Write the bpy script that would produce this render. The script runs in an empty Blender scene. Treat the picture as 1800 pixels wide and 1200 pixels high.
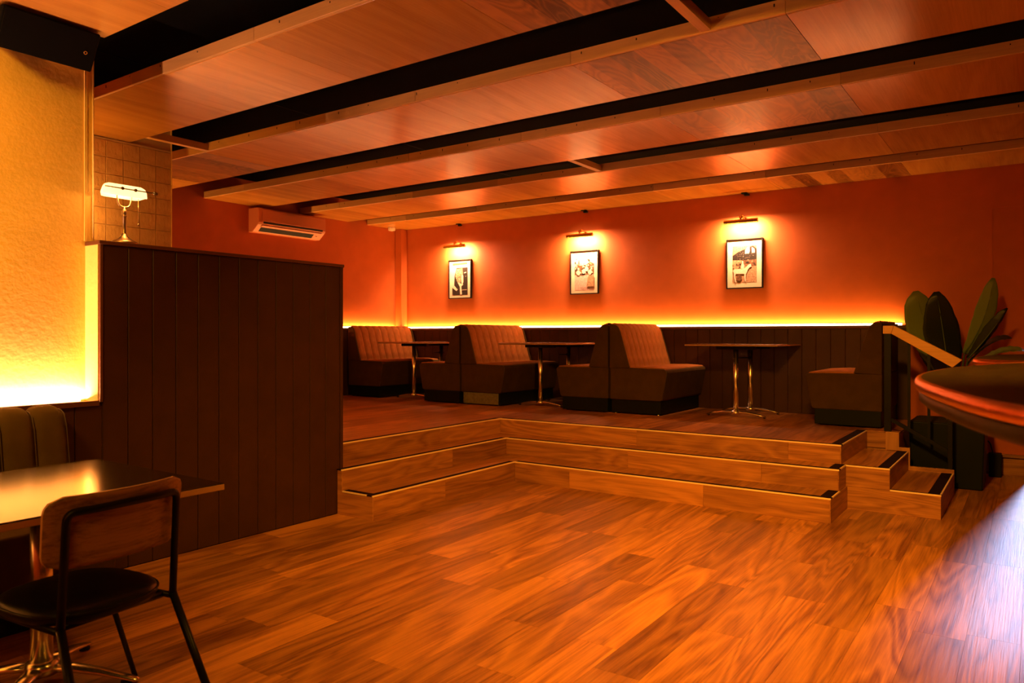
import bpy, bmesh, math, random
from mathutils import Vector, Matrix
random.seed(7)
R = math.radians
SC = bpy.context.scene
COL = SC.collection
# ---------------------------------------------------------------- camera, world, lights, exposure
CAM_H = 1.33
FPX = 1315.46
cam = bpy.data.cameras.new('camera'); camo = bpy.data.objects.new('camera', cam); COL.objects.link(camo)
cam.sensor_width = 36.0; cam.lens = FPX / 1800 * 36.0
cam.shift_y = -12 / 1800.0
cam.clip_start = 0.05
cam.dof.use_dof = True; cam.dof.focus_distance = 5.5; cam.dof.aperture_fstop = 4.0
camo.location = (0, 0, CAM_H); camo.rotation_euler = (R(90), 0, R(34.9095))
SC.camera = camo
w = bpy.data.worlds.new('world'); SC.world = w; w.use_nodes = True
w.node_tree.nodes['Background'].inputs[0].default_value = (1.0, 0.45, 0.12, 1)
w.node_tree.nodes['Background'].inputs[1].default_value = 0.004
SC.view_settings.view_transform = 'Standard'
SC.view_settings.look = 'None'
SC.view_settings.exposure = 0.0
SC.view_settings.gamma = 1.0
SC.view_settings.use_curve_mapping = False

def aim(o, d):
    o.rotation_euler = Vector(d).to_track_quat('-Z', 'Y').to_euler()
def area(name, loc, d, sx, sy, col, power, spread=180, roll=0):
    l = bpy.data.lights.new(name, 'AREA'); l.shape = 'RECTANGLE'; l.size = sx; l.size_y = sy
    l.color = col; l.energy = power; l.spread = R(spread)
    o = bpy.data.objects.new(name, l); COL.objects.link(o); o.location = loc
    zz = -Vector(d).normalized(); ax = Vector((0, 1, 0)) if roll else Vector((1, 0, 0))   # long side along Y (roll) or X
    xx = (ax - zz * ax.dot(zz)).normalized(); yy = zz.cross(xx)
    o.rotation_euler = Matrix((xx, yy, zz)).transposed().to_euler()
    return o
def point(name, loc, col, power, r=.03):
    l = bpy.data.lights.new(name, 'POINT'); l.color = col; l.energy = power; l.shadow_soft_size = r
    o = bpy.data.objects.new(name, l); COL.objects.link(o); o.location = loc
    return o
WARM = (1.0, 0.40, 0.030)
LEDC = (1.0, 0.42, 0.10)
PICC = (1.0, 0.48, 0.25)
# daylight slanting in through the open doorway at the right of the back wall
sun = bpy.data.lights.new('daylight', 'SUN'); sun.color = (.50, .60, 1.0); sun.energy = 2.6; sun.angle = R(5)
suno = bpy.data.objects.new('daylight', sun); COL.objects.link(suno); aim(suno, (-.09, -1.0, -.44)); suno.location = (1, 12, 4)
# warm ceiling lights, with an extra fill for the plaster wall
area('room_light', (-.7, 2.3, 2.92), (-.34, .72, -1), .30, .30, WARM, 112, 112)
area('plaster_fill', (-3.25, .2, 2.9), (-1, .25, -.75), .3, .3, (1, .45, .05), 42, 120)  # added light to brighten the upper plaster, stands for no fitting
area('room_light_rear', (-.9, -.6, 2.85), (-.15, .5, -1), 1.2, 1.2, WARM, 22)
# LED strips lying on the wainscot caps
LW, BW = -8.02, 8.5
area('led_back', (-4.49, BW - .034, 1.437), (0, .25, 1), 6.80, .012, LEDC, 84, 180, 0)
area('led_left', (LW + .034, 5.35, 1.437), (-.25, 0, 1), 6.0, .012, LEDC, 66, 180, 90)
area('led_ledge', (-4.378, .10, .970), (-.25, 0, 1), 3.96, .014, (1.0, .48, .32), 125, 180, 90)
PICX = [-6.84, -4.775, -2.70]
for x in PICX:
    area('picture_lamp_bulb', (x, BW - .125, 2.572), (0, .9, -1), .32, .02, PICC, 50, 178)
point('bankers_lamp_bulb', (-4.30, 2.28, 2.14), (1, .45, .12), 3.0, .02)

# ---------------------------------------------------------------- materials
def newmat(name):
    m = bpy.data.materials.new(name); m.use_nodes = True
    nt = m.node_tree; b = nt.nodes['Principled BSDF']
    return m, nt, b
def N(nt, t, **k):
    n = nt.nodes.new(t)
    for a, v in k.items():
        if a in ('inputs',):
            for i, x in v.items(): n.inputs[i].default_value = x
        else: setattr(n, a, v)
    return n
def plain(name, col, rough=.5, metal=0, bump=0, bscale=200, var=0, spec=.5, vscale=6, coat=0):
    m, nt, b = newmat(name)
    b.inputs['Base Color'].default_value = (*col, 1); b.inputs['Roughness'].default_value = rough
    b.inputs['Metallic'].default_value = metal; b.inputs['Specular IOR Level'].default_value = spec
    b.inputs['Coat Weight'].default_value = coat; b.inputs['Coat Roughness'].default_value = .15
    tc = N(nt, 'ShaderNodeTexCoord')
    if var:
        nz = N(nt, 'ShaderNodeTexNoise', inputs={'Scale': vscale, 'Detail': 6.0})
        nt.links.new(tc.outputs['Object'], nz.inputs['Vector'])
        r = N(nt, 'ShaderNodeMapRange', inputs={'From Min': .3, 'From Max': .7, 'To Min': 1 - var, 'To Max': 1 + var})
        nt.links.new(nz.outputs[0], r.inputs['Value'])
        mx = N(nt, 'ShaderNodeVectorMath', operation='SCALE'); mx.inputs[0].default_value = col
        nt.links.new(r.outputs[0], mx.inputs['Scale']); nt.links.new(mx.outputs[0], b.inputs['Base Color'])
    if bump:
        n2 = N(nt, 'ShaderNodeTexNoise', inputs={'Scale': bscale, 'Detail': 3.0})
        nt.links.new(tc.outputs['Object'], n2.inputs['Vector'])
        bp = N(nt, 'ShaderNodeBump', inputs={'Strength': bump, 'Distance': .01})
        nt.links.new(n2.outputs[0], bp.inputs['Height']); nt.links.new(bp.outputs[0], b.inputs['Normal'])
    return m
def emis(name, col, s):
    m, nt, b = newmat(name)
    b.inputs['Base Color'].default_value = (*col, 1)
    b.inputs['Emission Color'].default_value = (*col, 1); b.inputs['Emission Strength'].default_value = s
    return m
def wood(name, light, dark, axis='Y', rough=.35, tone=.35, rings=9.0, coat=0.0, spec=.5, figure=.55, fine=.5, bump=.08, stripe=0.0, stretch=7.0):
    """grain runs along axis; every object gets its own offset and tone"""
    m, nt, b = newmat(name); L = nt.links.new
    tc = N(nt, 'ShaderNodeTexCoord'); oi = N(nt, 'ShaderNodeObjectInfo')
    off = N(nt, 'ShaderNodeCombineXYZ')
    for i, k in enumerate((37.1, 91.7, 53.3)):
        mm = N(nt, 'ShaderNodeMath', operation='MULTIPLY'); mm.inputs[1].default_value = k
        L(oi.outputs['Random'], mm.inputs[0]); L(mm.outputs[0], off.inputs[i])
    ad = N(nt, 'ShaderNodeVectorMath', operation='ADD'); L(tc.outputs['Object'], ad.inputs[0]); L(off.outputs[0], ad.inputs[1])
    s = {'X': (1 / stretch, 1, 1), 'Y': (1, 1 / stretch, 1), 'Z': (1, 1, 1 / stretch)}[axis]
    mp = N(nt, 'ShaderNodeMapping'); mp.inputs['Scale'].default_value = s; L(ad.outputs[0], mp.inputs[0])
    n1 = N(nt, 'ShaderNodeTexNoise', inputs={'Scale': 3.2, 'Detail': 3.0, 'Roughness': .5, 'Distortion': .6}); L(mp.outputs[0], n1.inputs['Vector'])
    mr = N(nt, 'ShaderNodeMath', operation='MULTIPLY'); mr.inputs[1].default_value = rings; L(n1.outputs[0], mr.inputs[0])
    fr = N(nt, 'ShaderNodeMath', operation='PINGPONG'); fr.inputs[1].default_value = .5; L(mr.outputs[0], fr.inputs[0])
    s2 = {'X': (.02, 1, 1), 'Y': (1, .02, 1), 'Z': (1, 1, .02)}[axis]
    mp2 = N(nt, 'ShaderNodeMapping'); mp2.inputs['Scale'].default_value = s2; L(ad.outputs[0], mp2.inputs[0])
    n2 = N(nt, 'ShaderNodeTexNoise', inputs={'Scale': 110.0, 'Detail': 4.0, 'Roughness': .7}); L(mp2.outputs[0], n2.inputs['Vector'])
    n3 = N(nt, 'ShaderNodeTexNoise', inputs={'Scale': 1.1, 'Detail': 2.0}); L(mp.outputs[0], n3.inputs['Vector'])
    a = N(nt, 'ShaderNodeMath', operation='MULTIPLY'); a.inputs[1].default_value = figure * 1.4; L(fr.outputs[0], a.inputs[0])
    f0 = N(nt, 'ShaderNodeMath', operation='SUBTRACT'); f0.inputs[1].default_value = .5; L(n2.outputs[0], f0.inputs[0])
    c = N(nt, 'ShaderNodeMath', operation='MULTIPLY_ADD'); c.inputs[1].default_value = fine * 1.6; L(f0.outputs[0], c.inputs[0]); L(a.outputs[0], c.inputs[2])
    g0 = N(nt, 'ShaderNodeMath', operation='SUBTRACT'); g0.inputs[1].default_value = .38; L(n3.outputs[0], g0.inputs[0])
    d = N(nt, 'ShaderNodeMath', operation='MULTIPLY_ADD'); d.inputs[1].default_value = 1.2; L(g0.outputs[0], d.inputs[0]); L(c.outputs[0], d.inputs[2])
    last = d
    if stripe:
        sx = N(nt, 'ShaderNodeSeparateXYZ'); L(tc.outputs['Object'], sx.inputs[0])
        q = N(nt, 'ShaderNodeMath', operation='MULTIPLY'); q.inputs[1].default_value = 1 / .155; L(sx.outputs['X'], q.inputs[0])
        fl = N(nt, 'ShaderNodeMath', operation='FLOOR'); L(q.outputs[0], fl.inputs[0])
        wn = N(nt, 'ShaderNodeTexWhiteNoise', noise_dimensions='1D'); L(fl.outputs[0], wn.inputs['W'])
        h0 = N(nt, 'ShaderNodeMath', operation='SUBTRACT'); h0.inputs[1].default_value = .4; L(wn.outputs[0], h0.inputs[0])
        last = N(nt, 'ShaderNodeMath', operation='MULTIPLY_ADD'); last.inputs[1].default_value = stripe; L(h0.outputs[0], last.inputs[0]); L(d.outputs[0], last.inputs[2])
    mx = N(nt, 'ShaderNodeMix', data_type='RGBA', clamp_factor=True)
    mx.inputs[6].default_value = (*light, 1); mx.inputs[7].default_value = (*dark, 1)
    L(last.outputs[0], mx.inputs[0])
    tr = N(nt, 'ShaderNodeMapRange', inputs={'To Min': 1 - tone, 'To Max': 1 + tone * .6}); L(oi.outputs['Random'], tr.inputs['Value'])
    sc = N(nt, 'ShaderNodeVectorMath', operation='SCALE'); L(mx.outputs[2], sc.inputs[0]); L(tr.outputs[0], sc.inputs['Scale'])
    L(sc.outputs[0], b.inputs['Base Color'])
    b.inputs['Roughness'].default_value = rough; b.inputs['Specular IOR Level'].default_value = spec
    b.inputs['Coat Weight'].default_value = coat; b.inputs['Coat Roughness'].default_value = .2
    bp = N(nt, 'ShaderNodeBump', inputs={'Strength': bump, 'Distance': .004}); L(n2.outputs[0], bp.inputs['Height']); L(bp.outputs[0], b.inputs['Normal'])
    return m

M = {}
M['floor'] = wood('floor_oak', (.52, .215, .050), (.135, .040, .010), 'Y', rough=.36, tone=.40, rings=12, figure=.78, fine=1.0, bump=.12, stretch=9)
M['floor_sub'] = wood('subfloor', (.05, .02, .008), (.03, .012, .004), 'Y', rough=.7)
M['riserx'] = wood('riser_oak_x', (.50, .21, .055), (.18, .06, .015), 'X', rough=.42, tone=.22, rings=12, figure=.75, fine=.95)
M['risery'] = wood('riser_oak_y', (.46, .19, .050), (.17, .055, .014), 'Y', rough=.42, tone=.22, rings=12, figure=.75, fine=.95)
M['newel'] = wood('newel_oak', (.50, .235, .085), (.25, .10, .035), 'Z', rough=.42, tone=.1)
M['ply'] = wood('ceiling_ply', (.62, .29, .045), (.31, .115, .018), 'Y', rough=.22, tone=.24, rings=5, figure=.42, fine=.45, bump=.05, spec=.5, stretch=9)
M['plydark'] = wood('ceiling_ply_knotty', (.48, .20, .035), (.10, .032, .006), 'Y', rough=.30, tone=.1, rings=16, figure=.62, fine=.35, bump=.05, stripe=1.1, spec=.4, stretch=3.5)
M['batten'] = wood('batten_pine', (.85, .50, .15), (.52, .26, .07), 'X', rough=.5, tone=.22, rings=8, figure=.35, fine=.4)
M['batteny'] = wood('batten_pine_y', (.85, .50, .15), (.52, .26, .07), 'Y', rough=.5, tone=.22, rings=8, figure=.35, fine=.4)
M['black'] = plain('black_paint', (.004, .004, .003), .6, spec=.2)
M['ceil'] = plain('ceiling_black', (.003, .0035, .0025), .9, bump=.2, bscale=400, spec=.05)
M['terra'] = plain('terracotta_paint', (.50, .122, .024), .65, spec=.2, var=.05, bump=.05, bscale=90)
M['terradk'] = plain('terracotta_trim', (.40, .09, .025), .5)
M['plaster'] = plain('ochre_plaster', (.90, .60, .14), .6, var=.06, bump=.16, bscale=38, vscale=4)
M['panel'] = plain('brown_board_paint', (.048, .017, .004), .42, var=.12, bump=.10, bscale=180, spec=.28)
M['panelcap'] = plain('brown_cap_paint', (.12, .04, .012), .4, spec=.3)
M['tile'] = plain('glazed_tile', (.62, .37, .13), .22, var=.14, bump=.7, bscale=22, vscale=7)
M['grout'] = plain('grout', (.62, .42, .2), .8)
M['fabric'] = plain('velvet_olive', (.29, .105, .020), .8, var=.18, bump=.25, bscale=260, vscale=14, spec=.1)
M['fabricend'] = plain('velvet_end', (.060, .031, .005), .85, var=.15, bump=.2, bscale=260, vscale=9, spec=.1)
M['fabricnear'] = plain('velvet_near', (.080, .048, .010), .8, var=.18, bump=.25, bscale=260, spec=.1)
M['led'] = emis('led_diffuser', (1, .80, .50), 5)
M['pipe'] = plain('piping', (.05, .025, .01), .6)
M['plinth'] = plain('plinth_black', (.004, .006, .004), .5, spec=.15)
M['kick'] = plain('kick_plate_steel', (.16, .17, .09), .45, metal=.2, var=.25, vscale=30)
M['chrome'] = plain('chrome', (.92, .84, .70), .24, metal=1)
M['brass'] = plain('brass', (.80, .45, .16), .22, metal=1)
M['copper'] = plain('copper_edge', (.72, .26, .06), .28, metal=1, bump=.12, bscale=60)
M['bartop'] = wood('bar_top', (.026, .017, .005), (.008, .005, .002), 'Y', rough=.5, rings=8, coat=.0, spec=.15, tone=.1)
M['tabletop'] = plain('tabletop_dark', (.022, .012, .005), .16, var=.2, spec=.6, coat=.35)
M['tableedge'] = plain('table_edge_ply', (.40, .20, .08), .35)
M['chairply'] = wood('chair_walnut', (.34, .17, .065), (.055, .020, .007), 'Y', rough=.40, rings=16, figure=.6, fine=1.3, tone=.0, bump=.15, stretch=12)
M['plyedge'] = plain('ply_edge', (.62, .36, .15), .4)
M['frame'] = plain('black_metal', (.004, .004, .003), .42, spec=.2)
M['vinyl'] = plain('black_vinyl', (.004, .004, .003), .40, bump=.08, bscale=300, spec=.22)
M['strip'] = plain('antislip_strip', (.010, .003, .002), .8, spec=.1, bump=.3, bscale=500)
M['nosing'] = plain('aluminium_nosing', (.95, .72, .45), .35, metal=.1)
M['rail'] = wood('handrail_oak', (.80, .42, .13), (.50, .22, .06), 'X', rough=.4, tone=0, rings=7, figure=.3, fine=.7)
M['acw'] = plain('ac_plastic', (.56, .19, .075), .4)
M['white'] = plain('white_plastic', (.75, .6, .42), .5)
M['spk'] = plain('speaker_black', (.003, .003, .002), .6, spec=.06, bump=.1, bscale=300)
M['lampmetal'] = plain('aged_brass', (.34, .24, .12), .3, metal=.9)
M['shade'] = emis('opal_shade', (1, .62, .24), 2.3)
M['globe'] = emis('globe_glass', (1, .45, .09), 26)
M['bulb'] = emis('bulb_tube', (1, .8, .5), 30)
M['mat'] = plain('picture_mount', (.80, .66, .42), .6)
M['ink0'] = plain('print_black', (.020, .014, .008), .5)
M['ink1'] = plain('print_brown', (.16, .075, .03), .5, var=.7, vscale=60)
M['ink2'] = plain('print_mid', (.42, .25, .12), .5, var=.5, vscale=70)
M['ink3'] = plain('print_light', (.80, .62, .42), .5, var=.15, vscale=80)
M['inkpink'] = plain('print_pink', (.70, .42, .32), .5, var=.25, vscale=50)
M['soil'] = plain('soil', (.02, .012, .006), .9, bump=.5)
M['stem'] = plain('stem_green', (.05, .09, .02), .4)

def leafmat(name, c1, c2):
    m, nt, b = newmat(name); L = nt.links.new
    tc = N(nt, 'ShaderNodeTexCoord')
    wv = N(nt, 'ShaderNodeTexWave', inputs={'Scale': 14.0, 'Distortion': 1.5, 'Detail': 2.0}); wv.bands_direction = 'Y'
    L(tc.outputs['UV'], wv.inputs['Vector'])
    mx = N(nt, 'ShaderNodeMix', data_type='RGBA'); mx.inputs[6].default_value = (*c1, 1); mx.inputs[7].default_value = (*c2, 1)
    L(wv.outputs[0], mx.inputs[0]); L(mx.outputs[2], b.inputs['Base Color'])
    b.inputs['Roughness'].default_value = .35
    bp = N(nt, 'ShaderNodeBump', inputs={'Strength': .35, 'Distance': .01}); L(wv.outputs[0], bp.inputs['Height']); L(bp.outputs[0], b.inputs['Normal'])
    return m
M['leaf'] = leafmat('leaf_green', (.20, .26, .04), (.11, .17, .03))
M['leafshade'] = leafmat('leaf_shaded', (.012, .022, .008), (.006, .012, .005))  # shaded copy of the leaf green, shade put into the colour

# ---------------------------------------------------------------- mesh helpers
def bm_new(): return bmesh.new()
def box(bm, x0, x1, y0, y1, z0, z1, mi=0):
    v = [bm.verts.new(p) for p in ((x0, y0, z0), (x1, y0, z0), (x1, y1, z0), (x0, y1, z0), (x0, y0, z1), (x1, y0, z1), (x1, y1, z1), (x0, y1, z1))]
    for f in ((3, 2, 1, 0), (4, 5, 6, 7), (0, 1, 5, 4), (1, 2, 6, 5), (2, 3, 7, 6), (3, 0, 4, 7)):
        fa = bm.faces.new([v[i] for i in f]); fa.material_index = mi
    return v
def prism(bm, pts, a0, a1, plane='XZ', mi=0):
    """polygon pts in plane, extruded along the remaining axis from a0 to a1"""
    def P(p, a):
        return {'XZ': (p[0], a, p[1]), 'XY': (p[0], p[1], a), 'YZ': (a, p[0], p[1])}[plane]
    A = [bm.verts.new(P(p, a0)) for p in pts]; B = [bm.verts.new(P(p, a1)) for p in pts]
    n = len(pts); fs = []
    fs.append(bm.faces.new(A)); fs.append(bm.faces.new(B[::-1]))
    for i in range(n): fs.append(bm.faces.new((A[i], B[i], B[(i + 1) % n], A[(i + 1) % n])))
    for f in fs: f.material_index = mi
    bmesh.ops.recalc_face_normals(bm, faces=fs)
def fillet(pts, r, seg=4):
    pts = [Vector(p) for p in pts]; out = [pts[0]]
    for i in range(1, len(pts) - 1):
        a, b, c = pts[i - 1], pts[i], pts[i + 1]
        d1 = (a - b); d2 = (c - b); rr = min(r, d1.length * .45, d2.length * .45)
        p0 = b + d1.normalized() * rr; p1 = b + d2.normalized() * rr
        for k in range(seg + 1):
            t = k / seg; out.append(p0 * (1 - t) ** 2 + b * 2 * t * (1 - t) + p1 * t * t)
    out.append(pts[-1]); return out
def tube(bm, pts, r, seg=10, caps=True, flat=None, mi=0):
    """swept tube; r number or list; flat=(a,b) elliptical radii factors"""
    pts = [Vector(p) for p in pts]; n = len(pts); rings = []
    up = None
    for i, p in enumerate(pts):
        t = (pts[min(i + 1, n - 1)] - pts[max(i - 1, 0)]).normalized()
        if up is None:
            ref = Vector((0, 0, 1)) if abs(t.z) < .9 else Vector((1, 0, 0))
            up = (ref - t * ref.dot(t)).normalized()
        else: up = (up - t * up.dot(t)).normalized()
        s = t.cross(up); rr = r[i] if isinstance(r, (list, tuple)) else r
        fa, fb = flat or (1, 1)
        rings.append([bm.verts.new(p + (s * math.cos(2 * math.pi * k / seg) * fa + up * math.sin(2 * math.pi * k / seg) * fb) * rr) for k in range(seg)])
    fs = []
    for a, b in zip(rings, rings[1:]):
        for k in range(seg): fs.append(bm.faces.new((a[k], a[(k + 1) % seg], b[(k + 1) % seg], b[k])))
    for f in fs: f.smooth = True
    if caps: fs.append(bm.faces.new(rings[0][::-1])); fs.append(bm.faces.new(rings[-1]))
    for f in fs: f.material_index = mi
    bmesh.ops.recalc_face_normals(bm, faces=fs)
def lathe(bm, prof, c=(0, 0, 0), seg=24, mi=0):
    """prof list of (r,z)"""
    rings = []
    for r, z in prof:
        rings.append([bm.verts.new((c[0] + r * math.cos(2 * math.pi * k / seg), c[1] + r * math.sin(2 * math.pi * k / seg), c[2] + z)) for k in range(seg)])
    fs = []
    for a, b in zip(rings, rings[1:]):
        for k in range(seg):
            f = bm.faces.new((a[k], a[(k + 1) % seg], b[(k + 1) % seg], b[k])); f.smooth = True; fs.append(f)
    fs.append(bm.faces.new(rings[0][::-1])); fs.append(bm.faces.new(rings[-1]))
    for f in fs: f.material_index = mi
    bmesh.ops.recalc_face_normals(bm, faces=fs)
def obj(name, bm, mats, parent=None, bevel=0, seg=2, smooth=False, loc=None):
    me = bpy.data.meshes.new(name); bm.to_mesh(me); bm.free()
    if not isinstance(mats, (list, tuple)): mats = [mats]
    for m in mats: me.materials.append(m)
    if smooth:
        for p in me.polygons: p.use_smooth = True
    o = bpy.data.objects.new(name, me); COL.objects.link(o)
    if parent: o.parent = parent
    if loc: o.location = loc
    if bevel:
        md = o.modifiers.new('bevel', 'BEVEL'); md.width = bevel; md.segments = seg; md.limit_method = 'ANGLE'; md.angle_limit = R(35)
    return o
def inst(src, name, parent, loc=(0, 0, 0), rot=(0, 0, 0)):
    o = src.copy(); o.name = name; COL.objects.link(o); o.parent = parent; o.location = loc; o.rotation_euler = rot; return o
def thing(name, label, cat, loc=(0, 0, 0), rz=0, group=None):
    o = bpy.data.objects.new(name, None); COL.objects.link(o); o.location = loc; o.rotation_euler = (0, 0, rz)
    o['label'] = label; o['category'] = cat; o.empty_display_size = .1
    if group: o['group'] = group
    return o
def tag(o, label, cat, group=None):
    o['label'] = label; o['category'] = cat
    if group: o['group'] = group
    return o
def struct(name, bm, m, label=None, cat=None, **k):
    o = obj(name, bm, m, **k); o['kind'] = 'structure'
    if label: o['label'] = label
    if cat: o['category'] = cat
    return o
def sempty(name, label=None, cat=None):
    o = bpy.data.objects.new(name, None); COL.objects.link(o); o['kind'] = 'structure'
    if label: o['label'] = label
    if cat: o['category'] = cat
    return o
def dup(root, loc, rz, label=None, group=None):
    r = root.copy(); COL.objects.link(r); r.location = loc; r.rotation_euler = (0, 0, rz)
    if label: r['label'] = label
    if group: r['group'] = group
    for ch in list(root.children):
        c = ch.copy(); COL.objects.link(c); c.parent = r
        for g in ch.children:
            d = g.copy(); COL.objects.link(d); d.parent = c
    return r

# ---------------------------------------------------------------- dimensions
CZ = 2.936                       # underside of the plywood ceiling strips
TOPZ = 3.25                      # black ceiling above
Z1, Z2, PZ = .175, .33, .475     # two steps and the platform
PX = -4.25                       # face of the boarded partition
WALLX = -4.404                   # ochre plaster wall
RW = 2.9

# ---------------------------------------------------------------- room shell
b = bm_new(); box(b, LW - .15, RW + .15, -2.6, BW + .15, -.16, -.014)
floor = struct('floor', b, M['floor_sub'], 'warm oak plank floor at the lower level in front of the steps', 'floor')
b = bm_new(); box(b, LW - .15, RW + .15, -2.6, BW + .15, TOPZ, TOPZ + .1)
ceiling = struct('ceiling', b, M['ceil'], 'black ceiling with spaced plywood strips hung below it', 'ceiling')
# back wall with a doorway (open to daylight) at its right end, outside the picture
b = bm_new()
box(b, LW - .15, -.02, BW, BW + .15, 0, TOPZ); box(b,   .36, RW, BW, BW + .15, 0, TOPZ); box(b, -.02, .36, BW, BW + .15, 2.25, TOPZ)
wback = struct('wall_back', b, M['terra'], 'terracotta painted back wall behind the booths', 'wall')
b = bm_new(); box(b, LW - .15, LW, 2.15, BW, 0, TOPZ)
wleft = struct('wall_left', b, M['terra'], 'terracotta painted far left wall carrying the air conditioner', 'wall')
b = bm_new(); box(b, RW, RW + .15, -2.6, BW + .15, 0, TOPZ)
struct('wall_right', b, M['terra'])
b = bm_new(); box(b, WALLX - .3, RW, -2.6, -2.45, 0, TOPZ)
struct('wall_front', b, M['terra'])
# ochre plaster wall / pillar near the left edge
b = bm_new(); box(b, WALLX - .30, WALLX, -2.45, 2.138, 0, TOPZ)
wpl = struct('wall_near_left', b, M['plaster'], 'ochre plastered wall behind the near bench, ending in a pillar edge', 'wall')
b = bm_new(); tube(b, [(WALLX + .002, 2.132, 1.86), (WALLX + .002, 2.132, TOPZ)], .006, 8)
obj('corner_bead', b, M['plaster'], wpl)
b = bm_new(); box(b, WALLX - .002, WALLX + .006, 2.085, 2.10, 1.86, TOPZ - .3)
obj('edge_bead', b, M['plaster'], wpl)
b = bm_new(); box(b, WALLX, -4.14, 1.2, 2.03, 2.885, TOPZ)
struct('trim_1', b, M['plaster'], 'plastered downstand above the speaker', 'bulkhead')
# small wall closing the gap between the plaster pillar and the left wall
b = bm_new(); box(b, LW, WALLX - .3, 1.95, 2.10, 0, TOPZ); struct('wall_alcove', b, M['terra'])

# lower floor planks --------------------------------------------------------
PW, PL = .2, 1.28
me_cache = {}
def plank_mesh(wd, ln):
    k = (round(wd, 3), round(ln, 3))
    if k not in me_cache:
        b = bm_new(); e = .0004; c = .0008
        box(b, e, wd - e, e, ln - e, -.014, -c)
        x0, x1, y0, y1 = e, wd - e, e, ln - e
        top = [f for f in b.faces if abs(f.calc_center_median().z + c) < 1e-6][0]
        r = bmesh.ops.inset_individual(b, faces=[top], thickness=c, depth=0)
        for v in top.verts: v.co.z = 0
        me = bpy.data.meshes.new('plank'); b.to_mesh(me); b.free(); me.materials.append(M['floor']); me_cache[k] = me
    return me_cache[k]
def plank_field(parent, x0, x1, y0, y1, z, keep, seed, xoff=0.0):
    rnd = random.Random(seed); x = x0
    while x < x1 - .01:
        xe = min(x + PW, x1); y = y0 - rnd.random() * PL
        while y < y1 - .01:
            a, e = max(y, y0), min(y + PL, y1)
            if e - a > .02 and keep(x, xe, a, e):
                o = bpy.data.objects.new('plank', plank_mesh(xe - x, e - a)); COL.objects.link(o)
                o.parent = parent; o.location = (x, a, z)
            y += PL
        x = xe
def keep_low(xa, xb, ya, yb):
    if ya > 5.65 and xb < -1.25: return False
    if ya > 6.2 and xb < -.6 and yb < 7.2: return False
    if xb < -3.9 and ya > 3.85: return False
    return True
plank_field(floor, -4.246, 1.754, .9, 8.48, 0, keep_low, 3)
b = bm_new(); box(b, -4.246, RW - .002, -2.44, .9, -.014, -.0005)
o = obj('plank_run', b, M['floor'], floor); o['kind'] = 'stuff'

# platform and steps ----------------------------------------------------------
XE = -1.19
plat = sempty('platform', 'raised oak platform with two steps wrapping its inner corner', 'platform')
b = bm_new()
prism(b, [(LW + .002, 2.104), (-4.70, 2.104), (-4.70, 2.145), (-4.41, 2.145), (-4.41, 3.88), (-4.475, 3.9), (-4.475, 6.20), (XE - .04, 6.20), (XE - .04, 7.30), (-.965, 7.30), (-.965, BW - .002), (LW + .002, BW - .002)], .0, PZ - .0145, 'XY')
obj('base', b, M['newel'], plat)
b = bm_new()
prism(b, [(-4.475, 3.884), (-4.244, 3.884), (-4.244, 3.82), (-4.2, 3.82), (-4.2, 5.92), (XE, 5.92), (XE, 6.175), (-.887, 6.175), (-.887, 7.19), (XE - .038, 7.19), (XE - .038, 6.202), (-4.473, 6.202)][0:12], .0, Z2 - .002, 'XY')
obj('step', b, M['floor'], plat)
b = bm_new()
prism(b, [(-4.198, 3.82), (-3.88, 3.82), (-3.88, 5.60), (XE + .01, 5.60), (XE + .01, 6.173), (-.555, 6.173), (-.555, 7.19), (-.885, 7.19), (-.885, 6.177), (XE + .002, 6.177), (XE + .002, 5.922), (-4.198, 5.922)], .0, Z1 - .002, 'XY')
obj('step', b, M['floor'], plat)
def keep_pl(xa, xb, ya, yb):
    if xb < -5.6 and yb < 5.2: return False
    if ya < 3.9 and yb < 4.3 and xb < -4.6: return False
    return True
plank_field(plat, -8.0, -4.479, 3.9, 8.49, PZ, keep_pl, 11)
plank_field(plat, -4.479, XE - .045, 6.205, 8.49, PZ, lambda *a: True, 12)
plank_field(plat, XE - .045, -.967, 7.302, 8.49, PZ, lambda *a: True, 14)
b = bm_new(); box(b, LW + .01, -4.48, 2.11, 3.9, PZ - .014, PZ - .0005); o = obj('plank_run', b, M['floor'], plat); o['kind'] = 'stuff'
# riser boards
def risers(axis, fixed, a0, a1, z0, z1, cuts, side):
    """boards on a vertical face; side = +1/-1 outward offset along the fixed axis"""
    es = [a0] + [c for c in cuts if a0 < c < a1] + [a1]
    for p, q in zip(es, es[1:]):
        b = bm_new(); t = .006
        lo, hi = (fixed, fixed + side * t) if side > 0 else (fixed + side * t, fixed)
        if axis == 'X': box(b, p + .0006, q - .0006, lo, hi, z0, z1)
        else: box(b, lo, hi, p + .0006, q - .0006, z0, z1)
        obj('riser_board', b, M['riserx'] if axis == 'X' else M['risery'], plat, bevel=.001, seg=1)
risers('X', 5.60, -3.874, XE + .01, 0, Z1 - .004, [-3.30, -2.1], -1)
risers('X', 5.92, -4.194, XE, Z1 - .002, Z2 - .004, [-2.9, -1.75], -1)
risers('X', 6.20, -4.469, XE - .04, Z2 - .002, PZ - .004, [-2.95, -1.62], -1)
risers('Y', -3.88, 3.82, 5.594, 0, Z1 - .004, [4.62], 1)
risers('Y', -4.2, 3.82, 5.914, Z1 - .002, Z2 - .004, [5.1], 1)
risers('Y', -4.475, 3.9, 6.194, Z2 - .002, PZ - .004, [5.25], 1)
risers('X', 3.82, -4.243, -3.874, 0, Z1 - .004, [], -1)
risers('X', 3.82, -4.243, -4.194, Z1 - .003, Z2 - .004, [], -1)
risers('Y', XE + .01, 5.594, 6.167, 0, Z1 - .004, [], 1)
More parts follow.
